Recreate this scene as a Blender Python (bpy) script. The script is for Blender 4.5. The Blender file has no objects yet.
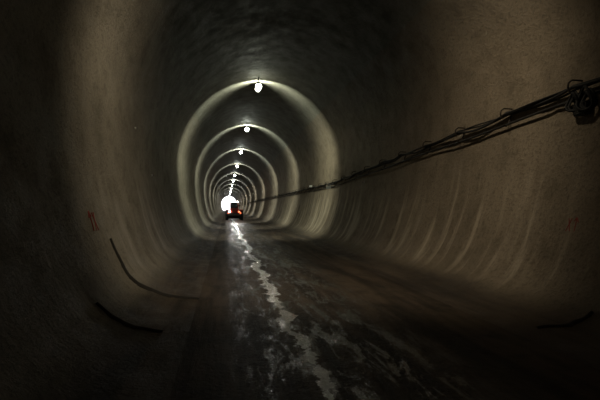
import bpy, bmesh, math, random
from mathutils import Vector, noise
random.seed(4)
S=bpy.context.scene
S.view_settings.view_transform='Standard'
CX=1.4; H=1.4; YB=-9.0; YE=190.0
# ---------- helpers
def link(o,parent=None):
    S.collection.objects.link(o)
    if parent: o.parent=parent
    return o
def mesh_obj(name,verts,faces,mat=None,parent=None,smooth=True):
    m=bpy.data.meshes.new(name); m.from_pydata(verts,[],faces); m.update()
    if smooth:
        for p in m.polygons: p.use_smooth=True
    o=bpy.data.objects.new(name,m)
    if mat: m.materials.append(mat)
    return link(o,parent)
def bm_obj(name,bm,mat,parent=None,smooth=False,loc=(0,0,0)):
    m=bpy.data.meshes.new(name); bm.to_mesh(m); bm.free()
    if smooth:
        for p in m.polygons: p.use_smooth=True
    m.materials.append(mat)
    o=bpy.data.objects.new(name,m); o.location=loc
    return link(o,parent)
def empty(name,loc):
    o=bpy.data.objects.new(name,None); o.location=loc; o.empty_display_size=.2
    return link(o)
def box(name,c,s,mat,parent=None,bev=.02,taper=1.0):
    bm=bmesh.new(); bmesh.ops.create_cube(bm,size=1)
    for v in bm.verts:
        k=taper if v.co.z>0 else 1
        v.co=Vector((v.co.x*s[0]*k,v.co.y*s[1]*k,v.co.z*s[2]))
    if bev: bmesh.ops.bevel(bm,geom=bm.edges[:],offset=bev,segments=2,affect='EDGES')
    return bm_obj(name,bm,mat,parent,False,c)
def lathe(name,prof,c,mat,parent=None,axis='Z',n=32):
    vs=[];fs=[]
    for r,z in prof:
        for i in range(n):
            a=2*math.pi*i/n
            p=(r*math.cos(a),r*math.sin(a),z)
            if axis=='X': p=(p[2],p[0],p[1])
            if axis=='Y': p=(p[0],p[2],p[1])
            vs.append(p)
    for j in range(len(prof)-1):
        for i in range(n):
            k=(i+1)%n; fs.append((j*n+i,j*n+k,(j+1)*n+k,(j+1)*n+i))
    o=mesh_obj(name,vs,fs,mat,parent); o.location=c
    return o
def curve(name,pts,r,mat,parent=None,cyc=False):
    cu=bpy.data.curves.new(name,'CURVE'); cu.dimensions='3D'; cu.bevel_depth=r; cu.bevel_resolution=3
    cu.use_fill_caps=True
    sp=cu.splines.new('POLY'); sp.points.add(len(pts)-1); sp.use_cyclic_u=cyc
    for p,q in zip(sp.points,pts): p.co=(*q,1)
    cu.materials.append(mat)
    return link(bpy.data.objects.new(name,cu),parent)
class M:
    def __init__(s,name):
        s.m=bpy.data.materials.new(name); s.m.use_nodes=True
        s.t=s.m.node_tree; s.b=s.t.nodes['Principled BSDF']
    def n(s,typ,**kw):
        x=s.t.nodes.new(typ)
        for k,v in kw.items(): setattr(x,k,v)
        return x
    def put(s,sock,v):
        if hasattr(v,'is_output') : s.t.links.new(v,sock)
        else: sock.default_value=v
    def math(s,op,a,b=0.0,clamp=False):
        x=s.n('ShaderNodeMath',operation=op,use_clamp=clamp); s.put(x.inputs[0],a); s.put(x.inputs[1],b); return x.outputs[0]
    def co(s):
        return s.n('ShaderNodeTexCoord').outputs['Object']
    def scale(s,v,sc):
        x=s.n('ShaderNodeMapping'); s.put(x.inputs[0],v); x.inputs['Scale'].default_value=sc; return x.outputs[0]
    def noise(s,v,sc,det=6,rough=.6,dist=0.):
        x=s.n('ShaderNodeTexNoise'); s.put(x.inputs['Vector'],v)
        x.inputs['Scale'].default_value=sc; x.inputs['Detail'].default_value=det
        x.inputs['Roughness'].default_value=rough; x.inputs['Distortion'].default_value=dist
        return x.outputs[0]
    def ramp(s,f,lo,hi,a=0.,b=1.):
        x=s.n('ShaderNodeMapRange',interpolation_type='SMOOTHSTEP')
        s.put(x.inputs[0],f)
        for i,v in enumerate((lo,hi,a,b)): x.inputs[i+1].default_value=v
        return x.outputs[0]
    def mix(s,f,a,b):
        x=s.n('ShaderNodeMix',data_type='RGBA')
        s.put(x.inputs[0],f)
        s.put(x.inputs[6],a if hasattr(a,'is_output') else (*a,1)); s.put(x.inputs[7],b if hasattr(b,'is_output') else (*b,1))
        return x.outputs[2]
    def bump(s,h,strength,dist,nrm=None):
        x=s.n('ShaderNodeBump'); s.put(x.inputs['Height'],h); s.put(x.inputs['Strength'],strength); x.inputs['Distance'].default_value=dist
        if nrm: s.put(x.inputs['Normal'],nrm)
        return x.outputs[0]
def simple(name,col,rough=.5,metal=0.,emis=None,es=0.):
    k=M(name)
    f=k.noise(k.co(),14,4)
    c2=tuple(x*.6 for x in col)
    k.put(k.b.inputs['Base Color'],k.mix(f,c2,col))
    k.b.inputs['Roughness'].default_value=rough; k.b.inputs['Metallic'].default_value=metal
    if emis:
        k.b.inputs['Emission Color'].default_value=(*emis,1); k.b.inputs['Emission Strength'].default_value=es
    return k.m
MUD_D=(.034,.025,.018); MUD_L=(.10,.073,.05)
# ---------- concrete
def concrete(name,dark,light,stain):
    k=M(name); co=k.co()
    sep=k.n('ShaderNodeSeparateXYZ'); k.put(sep.inputs[0],co)
    big=k.noise(co,.5,4,.55,.3); mid=k.noise(co,2.2,9,.68); fine=k.noise(co,20,6,.75)
    col=k.mix(k.ramp(big,.32,.68),dark,light)
    col=k.mix(k.math('MULTIPLY',k.ramp(mid,.48,.7),.45),col,tuple(x*.45 for x in dark))
    col=k.mix(k.math('MULTIPLY',k.ramp(fine,.48,.66),.6),col,tuple(x*.4 for x in dark))
    st=k.noise(k.scale(co,(.4,3.2,.3)),1.0,6,.6,.3)
    hm=k.ramp(k.math('ADD',sep.outputs[2],k.math('MULTIPLY',big,1.6)),3.3,1.9,0,1)
    low=k.ramp(sep.outputs[2],.05,.5,0,1)
    f=k.math('MULTIPLY',k.math('MULTIPLY',k.ramp(st,.45,.7),hm),k.math('MULTIPLY',low,.75))
    col=k.mix(f,col,stain)
    lng=k.noise(k.scale(co,(3.0,.35,1)),1.0,6,.6,.4)
    mud=k.mix(k.ramp(lng,.35,.65),MUD_D,MUD_L)
    col=k.mix(k.ramp(k.math('ADD',sep.outputs[2],k.math('MULTIPLY',mid,.35)),.5,.2),col,mud)
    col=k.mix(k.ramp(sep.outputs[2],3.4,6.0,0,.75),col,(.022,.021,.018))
    k.put(k.b.inputs['Base Color'],col)
    k.put(k.b.inputs['Roughness'],k.ramp(mid,.3,.7,.55,.8))
    k.b.inputs['Specular IOR Level'].default_value=.3
    nb=k.bump(mid,.5,.09); nb=k.bump(fine,1.0,.035,nb)
    k.put(k.b.inputs['Normal'],nb)
    return k.m
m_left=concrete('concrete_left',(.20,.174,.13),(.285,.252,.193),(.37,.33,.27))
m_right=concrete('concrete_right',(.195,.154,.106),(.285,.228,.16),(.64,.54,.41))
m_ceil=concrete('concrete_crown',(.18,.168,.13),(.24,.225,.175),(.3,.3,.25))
# ---------- tunnel profile
half=[(1.82,0),(2.15,.03),(2.42,.09),(2.66,.2),(2.85,.38),(3.0,.62),(3.14,.95),(3.26,1.35),(3.37,1.8),(3.45,2.3),(3.49,2.8),(3.5,3.3)]
def catmull(P,sub):
    out=[]
    for i in range(len(P)-1):
        p0=P[max(i-1,0)];p1=P[i];p2=P[i+1];p3=P[min(i+2,len(P)-1)]
        for j in range(sub):
            t=j/sub
            out.append(tuple(.5*((2*p1[k])+(-p0[k]+p2[k])*t+(2*p0[k]-5*p1[k]+4*p2[k]-p3[k])*t*t+(-p0[k]+3*p1[k]-3*p2[k]+p3[k])*t**3) for k in (0,1)))
    out.append(P[-1]); return out
lowp=catmull(half,3)
A0=math.radians(38)
side_arc=[(3.5*math.cos(a),3.4+3.6*math.sin(a)) for a in [A0*i/14 for i in range(1,15)]]
wall_prof=lowp+side_arc
ceil_prof=[(3.5*math.cos(a),3.4+3.6*math.sin(a)) for a in [A0+(math.pi-2*A0)*i/48 for i in range(49)]]
floor_prof=[(-1.82+3.64*i/30,0.0) for i in range(31)]
SEC=5.85
def disp(hw,z,y):
    cz=max(z,0)
    n=Vector((hw/3.5,(cz-3.0)/3.7))
    if z<=.0001 and abs(hw)<=1.8201: n=Vector((0,-1))
    else:
        n.normalize()
        if cz<.4:
            t=cz/.4; n=(n*t+Vector((0,-1))*(1-t)).normalized()
    p=Vector((hw,y,z))
    amp=.036 if z>.1 else .014
    d=amp*noise.noise(p*.45)+amp*.45*noise.noise(p*1.7+Vector((9,3,1)))+amp*.22*noise.noise(p*5)
    if z>.02:
        s=y/SEC; fr=s-math.floor(s)
        w=min(1,z/.4)
        d+=w*.05*(abs(fr-.5)**2*4*.5)
        d+=-w*.03*math.exp(-((min(fr,1-fr)*SEC)/.08)**2)*0.5
    return (CX+hw+n.x*d, y, z+n.y*d)
ys=[];y=YB
while y<YE:
    ys.append(y)
    if y<24: y+=.12
    elif y<60: y+=.25
    else: y+=.8
ys.append(YE)
def sweep(name,prof,mat,flip=False):
    vs=[];fs=[];n=len(prof)
    for y in ys:
        for hw,z in prof: vs.append(disp(hw,z,y))
    for j in range(len(ys)-1):
        for i in range(n-1):
            q=(j*n+i,j*n+i+1,(j+1)*n+i+1,(j+1)*n+i)
            fs.append(q if flip else q[::-1])
    return mesh_obj(name,vs,fs,mat)
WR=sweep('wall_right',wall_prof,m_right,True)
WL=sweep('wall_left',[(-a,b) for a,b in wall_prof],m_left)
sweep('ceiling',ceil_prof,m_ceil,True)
# ---------- floor material
k=M('wet_mud_floor'); co=k.co()
sep=k.n('ShaderNodeSeparateXYZ'); k.put(sep.inputs[0],co)
X=sep.outputs[0]
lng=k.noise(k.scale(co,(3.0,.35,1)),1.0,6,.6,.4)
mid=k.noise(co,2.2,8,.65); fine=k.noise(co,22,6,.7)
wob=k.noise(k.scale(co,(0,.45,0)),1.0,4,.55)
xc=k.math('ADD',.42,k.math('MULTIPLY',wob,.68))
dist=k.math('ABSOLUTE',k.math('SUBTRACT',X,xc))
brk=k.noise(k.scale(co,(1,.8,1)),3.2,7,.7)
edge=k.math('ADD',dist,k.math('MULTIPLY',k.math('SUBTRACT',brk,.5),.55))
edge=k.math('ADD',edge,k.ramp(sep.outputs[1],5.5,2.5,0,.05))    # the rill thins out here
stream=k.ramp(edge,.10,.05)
d2=k.math('ABSOLUTE',k.math('SUBTRACT',X,1.15))
side=k.math('MULTIPLY',k.ramp(d2,1.2,.3),k.ramp(k.noise(k.scale(co,(2.8,.8,1)),1.6,8,.72,.6),.51,.56))
damp=k.ramp(k.math('ABSOLUTE',k.math('SUBTRACT',X,1.1)),1.6,.6)
col=k.mix(k.ramp(lng,.35,.65),MUD_D,MUD_L)
col=k.mix(k.math('MULTIPLY',k.ramp(mid,.45,.7),.6),col,(.02,.016,.012))
wet=k.math('MAXIMUM',stream,k.math('MULTIPLY',side,.8))
col=k.mix(k.math('MULTIPLY',side,.8),col,(.02,.018,.015))
col=k.mix(stream,col,(.72,.73,.71))       # glare of the wet streak painted into the colour
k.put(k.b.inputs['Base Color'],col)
r=k.math('SUBTRACT',.76,k.math('MULTIPLY',damp,.2))
r=k.math('SUBTRACT',r,k.math('MULTIPLY',wet,.3),True)
k.put(k.b.inputs['Roughness'],r)
k.put(k.b.inputs['Specular IOR Level'],k.math('ADD',.18,k.math('MULTIPLY',wet,.75)))
k.put(k.b.inputs['Coat Weight'],wet); k.b.inputs['Coat Roughness'].default_value=.17; k.b.inputs['Coat IOR'].default_value=1.8
nb=k.bump(lng,.6,.12); nb=k.bump(mid,.6,.08,nb); nb=k.bump(fine,k.math('SUBTRACT',.95,k.math('MULTIPLY',wet,.35)),.035,nb)
k.put(k.b.inputs['Normal'],nb)
k.put(k.b.inputs['Coat Normal'],nb)
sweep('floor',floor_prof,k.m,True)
# ---------- unseen cap added behind the camera to keep sky light out
prof=[(1.82,0)]+wall_prof[1:]+[p for p in ceil_prof[1:]]+[(-a,b) for a,b in wall_prof[::-1]][1:]
vs=[(CX+a*1.03,YB+.02,-.1 if b<.01 else b*1.02) for a,b in prof]
mesh_obj('light_cap_back',vs,[tuple(range(len(vs)))],m_ceil,smooth=False)
# ---------- joints in the haunch (raised lips, their shadow painted in as dark colour)
m_j=simple('joint_painted_shadow',(.03,.026,.02),.9)
je=empty('haunch_joint_1',(CX,0,0))
def joint(y,side,z0_,z1,w=.05):
    pts=[(a,b) for a,b in catmull(half,8) if z0_<=b<=z1]
    vs=[];fs=[]
    for i,(a,b) in enumerate(pts):
        t=i/(len(pts)-1)
        ww=w*(.15+.85*math.sin(math.pi*min(1,t*.9+.08)))*(1+.8*noise.noise(Vector((i*.5,y,0))))
        yy=y+.14*noise.noise(Vector((t*3,y*3,1)))
        for q,lift in ((-ww,-.01),(-ww*.3,.03),(ww*.3,.03),(ww,-.01)):
            P=Vector(disp(side*a,b,yy+q)); c=Vector((CX,yy+q,3.0)); P+= (c-P).normalized()*lift
            vs.append(tuple(P-Vector((CX,0,0))))
    for i in range(len(pts)-1):
        for j in range(3): fs.append((i*4+j,i*4+j+1,i*4+5+j,i*4+4+j))
    mesh_obj('joint_lip',vs,fs,m_j,je)
for y_,s_,a_,z_,w_ in ((6.1,-1,0,.95,.09),(4.4,-1,0.02,.36,.045),(4.5,1,.03,.25,.035)): joint(y_,s_,a_,z_,w_)
# ---------- lamps
m_h=simple('lamp_housing_grey',(.12,.12,.12),.5,.6)
GL=58
lampd=[(5.15,14,530,(1,.86,.63)),(17.2,GL,1050,(.95,1,.80)),(26.5,GL,1150,(.93,1,.84)),(37.5,GL,1300,(.93,1,.88)),(50,GL,1500,(.95,1,.9)),(64,GL,1700,(.95,1,.93)),(78,GL,2000,(.95,1,.95)),(93,GL,2300,(.95,1,.95)),(110,GL,2600,(.95,1,.95)),(127,GL,2600,(1,1,1)),(147,GL,2600,(1,1,1)),(168,GL,0,(1,1,1))]
for y_,L,P,c in lampd:
    e=empty('tunnel_lamp',(CX,y_,6.64))
    gm=simple('lamp_globe_glow',(.9,.9,.9),.3,0,c,L)
    lathe('housing',[(0.0,.19),(.05,.19),(.07,.16),(.085,.10),(.095,.085),(.0,.09)],(0,0,0),m_h,e)
    lathe('globe',[(0.001,.09),(.08,.08),(.12,.03),(.132,-.02),(.12,-.07),(.08,-.115),(.04,-.135),(.001,-.14)],(0,0,-.0),gm,e,n=20)
    lathe('stem',[(.001,.5),(.02,.5),(.02,.17),(.001,.17)],(0,0,0),m_h,e,n=10)
    if P:
        lathe('added_back_disc',[(.001,.19),(.06,.19),(.10,.20),(.12,.21)],(0,0,0),m_h,e,'Y',24)  # added disc behind the spot, holds light off the camera side
        lathe('added_ring_baffle',[(.001,.40),(.135,.40),(.135,.41),(.001,.41)],(0,0,0),m_h,e,'Y',24)  # added disc that cuts the spot light down to a wall ring
        for a in (0,2.1,4.2): curve('disc_stay',[(.12*math.cos(a),.2,.12*math.sin(a)),(.12*math.cos(a),.4,.12*math.sin(a))],.004,m_h,e)
        ld=bpy.data.lights.new('flood_beam','SPOT'); ld.energy=P; ld.color=c; ld.shadow_soft_size=.06
        ld.spot_size=math.radians(179); ld.spot_blend=.35
        lo=bpy.data.objects.new('flood_beam',ld); lo.location=(0,.28,0)
        lo.rotation_euler=(math.radians(80),0,0); link(lo,e)
# ---------- cable bundle
m_c=simple('cable_black_rubber',(.011,.010,.009),.7)
m_p=simple('pipe_grey',(.02,.018,.017),.6)
m_i=simple('bracket_rusty_steel',(.035,.025,.018),.6,.5)
cb=empty('cable_bundle',(CX,0,0))
def z0(y): return 3.08-.042*(max(min(y,18),0)-5.5)
HK=1.35
def hook_y(i): return -8+i*HK
for c in range(5):
    sag=random.uniform(.02,.07); ox=random.uniform(-.02,.05); oz=random.uniform(-.03,.04); ph=random.random()*9
    pts=[];y=-8.0
    while y<(95):
        i=int((y+8)/HK); t=(y+8)/HK-i
        s=sag*(.5+1.0*random.Random(i*31+c).random())
        z=z0(y)+oz-4*s*t*(1-t)+.02*math.sin(y*3.1+ph)
        x=3.40+ox+.025*math.sin(y*2.3+ph*2)
        pts.append((x,y,z)); y+=HK/8 if y<25 else HK/3
    curve('cable',pts,random.choice((.013,.017,.021)),m_c,cb)
pts=[(3.42,y*.5,z0(y*.5)-.19+.012*math.sin(y*.7)) for y in range(-16,190)]
curve('pipe',pts,.02,m_p,cb)
for i in range(60):
    y=hook_y(i); z=z0(y)
    curve('hook',[(3.5,y,z+.07),(3.36,y,z+.08),(3.31,y,z+.04),(3.30,y,z-.02),(3.33,y,z-.1)],.012,m_i,cb)
    curve('strut',[(3.5,y,z-.0),(3.44,y,z-.17),(3.40,y,z-.225),(3.35,y,z-.2)],.012,m_i,cb)
for y_,R_ in ((5.5,.08),(5.3,.10)):
    for j in range(4):
        r=R_*random.uniform(.75,1.1); dx=random.uniform(-.03,.03); dy=random.uniform(-.06,.06); dz=random.uniform(-.03,.03)
        curve('spare_coil',[(3.37+dx+.03*math.sin(a*2),y_+dy+r*math.cos(a),z0(y_)-.14+dz-r*1.2+1.5*r*math.sin(a)) for a in [2*math.pi*q/24 for q in range(24)]],.015,m_c,cb,True)
box('junction_box',(3.41,5.4,z0(5.45)-.34),(.12,.2,.18),m_p,cb)
# ---------- wall signs / reflectors / spray marks
m_s=simple('sign_white',(.85,.85,.8),.35)
def reflector(y,z,side):
    hw=3.47 if z<5 else 3.5*math.sqrt(max(0,1-((z-3.4)/3.6)**2))-.03
    par=WL if side<0 else WR
    p=(CX+side*(hw-.03),y,z)
    lathe('survey_reflector',[(.001,-.015),(.022,-.01),(.028,.01),(.001,.02)],p,m_s,par,'Y',12)
    lathe('survey_peg',[(.001,-.08),(.01,-.08),(.01,.05),(.001,.05)],p,m_h,par,'X',8)
e=empty('wall_marker_sign',(CX+3.22,18.0,2.33))
box('plate',(0,0,0),(.2,.02,.14),m_s,e,.004); box('arm',(.14,.02,0),(.22,.02,.03),m_h,e,.004)
e=empty('wall_marker_sign',(CX+3.26,22.0,2.6))
box('plate',(0,0,0),(.16,.02,.10),m_s,e,.004); box('arm',(.13,.02,0),(.2,.02,.03),m_h,e,.004)
for y_,z_,s_ in ((11,2.3,-1),(9.0,3.2,-1),(15,4.4,-1),(14,2.3,1),(12,4.4,1)): reflector(y_,z_,s_)
m_sp=simple('spray_paint_red',(.40,.07,.055),.8)
def hw_at(z):
    P=catmull(half,8)
    for (a,b),(c,d) in zip(P,P[1:]):
        if b<=z<=d: return a+(c-a)*(z-b)/(d-b+1e-9)
    return 3.5
def spray(side,y,z,strokes,s=1,w=.008):
    for st in strokes:
        pts=[]
        for i in range(len(st)-1):
            for q in range(5):
                t=q/4; u=st[i][0]*(1-t)+st[i+1][0]*t; v=st[i][1]*(1-t)+st[i+1][1]*t
                P=Vector(disp(side*hw_at(z+v*s),z+v*s,y+u*s)); P.x-=side*.001; pts.append(tuple(P))
        curve('spray_mark',pts,w,m_sp,WL if side<0 else WR)
arrow=[[(0,0),(0,.3)],[(-.06,.2),(0,.3),(.06,.22)],[(.12,0),(.2,.28)],[(.12,.28),(.22,0)]]
spray(-1,5.5,1.1,arrow,.9,.010); spray(1,5.3,1.1,arrow,.6,.006)
# ---------- wheel loader
m_red=simple('loader_paint_red',(.5,.06,.03),.4)
m_t=simple('tyre_rubber',(.02,.02,.02),.8)
m_st=simple('bucket_steel',(.10,.09,.08),.45,.7)
k=M('cab_glass'); k.b.inputs['Base Color'].default_value=(.04,.05,.05,1)
k.put(k.b.inputs['Roughness'],k.ramp(k.noise(k.co(),6),.3,.7,.05,.2)); m_g=k.m
m_hl=simple('headlight_glow',(1,1,1),.3,0,(1,.97,.9),60)
m_tl=simple('tail_light_glow',(.6,.05,.03),.3,0,(1,.16,.06),7)
V=empty('wheel_loader',(.95,47,.02)); V.scale=(.85,.85,.85)
for sx in (-1,1):
    for yy in (-1.25,1.45):
        lathe('tyre',[(.30,-.2),(.5,-.22),(.60,-.18),(.64,-.1),(.65,0),(.64,.1),(.60,.18),(.5,.22),(.30,.2)],(sx*.98,yy,.65),m_t,V,'X')
        lathe('hub',[(.001,-.14),(.12,-.16),(.16,-.1),(.30,-.12),(.31,0),(.30,.12),(.16,.1),(.12,.16),(.001,.14)],(sx*.98,yy,.65),m_red,V,'X')
        for q in range(18):
            a=2*math.pi*q/18
            b=box('tread',(sx*.98,yy+.655*math.cos(a),.65+.655*math.sin(a)),(.4,.07,.04),m_t,V,.01); b.rotation_euler=(a-math.pi/2,0,0)
    box('fender',(sx*.95,-1.25,1.36),(.5,1.2,.06),m_red,V)
    box('fender',(sx*.95,1.45,1.36),(.5,1.1,.06),m_red,V)
    lathe('headlight',[(.001,-.06),(.06,-.05),(.09,0),(.08,.05),(.001,.06)],(sx*.62,-2.02,1.12),m_hl if sx<0 else m_tl,V,'Y',20)
    box('tail_light',(sx*.80,-1.96,.95),(.12,.05,.08),m_tl,V,.01)
    box('cab_post',(sx*.52,-.62,1.92),(.07,.07,.95),m_red,V,.015); box('cab_post',(sx*.52,.55,1.92),(.07,.07,.95),m_red,V,.015)
    box('lift_arm',(sx*.42,2.1,1.0),(.12,1.7,.2),m_red,V)
    box('ladder',(sx*.8,-.1,.75),(.2,.4,.5),m_st,V)
    lathe('work_light',[(.001,-.05),(.07,-.04),(.08,.04),(.001,.05)],(sx*.42,-.74,2.44),m_hl,V,'Y',20)
    box('mirror',(sx*.72,.5,1.95),(.14,.04,.24),m_t,V)
    ld=bpy.data.lights.new('added_glint_beam','SPOT'); ld.energy=260; ld.color=(1,.98,.94); ld.shadow_soft_size=.08  # added spots that make the wet floor glint toward the camera
    ld.spot_size=math.radians(17); ld.spot_blend=.8
    lo=bpy.data.objects.new('added_glint_beam',ld); lo.location=(sx*.42,-.95,2.44)
    lo.rotation_euler=(math.radians(-83.5),0,0); link(lo,V)
box('chassis',(0,0,.8),(1.0,3.6,.45),m_st,V)
box('engine_hood',(0,-1.32,1.28),(1.2,1.35,.62),m_red,V,.08,.92)
for i in range(5): box('grille_slat',(0,-2.0,1.08+i*.1),(.75,.05,.035),m_t,V,.005)
box('counterweight',(0,-1.85,.75),(1.7,.3,.35),m_st,V,.05)
box('cab_base',(0,-.03,1.3),(1.15,1.3,.35),m_red,V)
box('cab_window',(0,-.03,1.9),(1.0,1.12,.85),m_g,V,.03)
box('cab_roof',(0,-.03,2.37),(1.25,1.4,.1),m_red,V,.04)
lathe('beacon',[(.001,.14),(.05,.13),(.06,.06),(.06,0),(.001,0)],(.35,-.3,2.42),m_tl,V,n=16)
lathe('exhaust_pipe',[(.001,.5),(.05,.5),(.05,0),(.001,0)],(.35,-1.2,1.55),m_st,V,n=12)
bp=[(2.7,.15),(3.5,.06),(3.55,.1),(2.85,.25),(2.72,.5),(2.75,.85),(2.9,1.1),(2.85,1.14),(2.62,.9),(2.58,.45)]
vs=[];fs=[];n=len(bp)
for sx in (-1.2,1.2):
    for a,b in bp: vs.append((sx,a,b))
for i in range(n): fs.append((i,(i+1)%n,n+(i+1)%n,n+i))
fs.append(tuple(range(n))[::-1]); fs.append(tuple(range(n,2*n)))
mesh_obj('bucket',vs,fs,m_st,V,False)
# ---------- ground beyond the portal + daylight
k=M('gravel_ground'); k.put(k.b.inputs['Base Color'],k.mix(k.noise(k.co(),2,8),(.3,.29,.27),(.5,.49,.46))); k.b.inputs['Roughness'].default_value=.9
mesh_obj('ground_outside',[(-40,YE,-.03),(40,YE,-.03),(40,YE+120,-.03),(-40,YE+120,-.03)],[(0,1,2,3)],k.m)
w=bpy.data.worlds.new('overcast_sky'); S.world=w; w.use_nodes=True
w.node_tree.nodes['Background'].inputs[0].default_value=(.95,.97,1,1); w.node_tree.nodes['Background'].inputs[1].default_value=4.0
# ---------- camera
cd=bpy.data.cameras.new('camera'); cam=bpy.data.objects.new('camera',cd); link(cam)
cam.location=(0,0,H); cam.rotation_euler=(math.pi/2,0,0)
cd.lens=24; cd.sensor_width=36; cd.shift_x=74/600; cd.shift_y=8/600; cd.clip_end=500
S.camera=cam
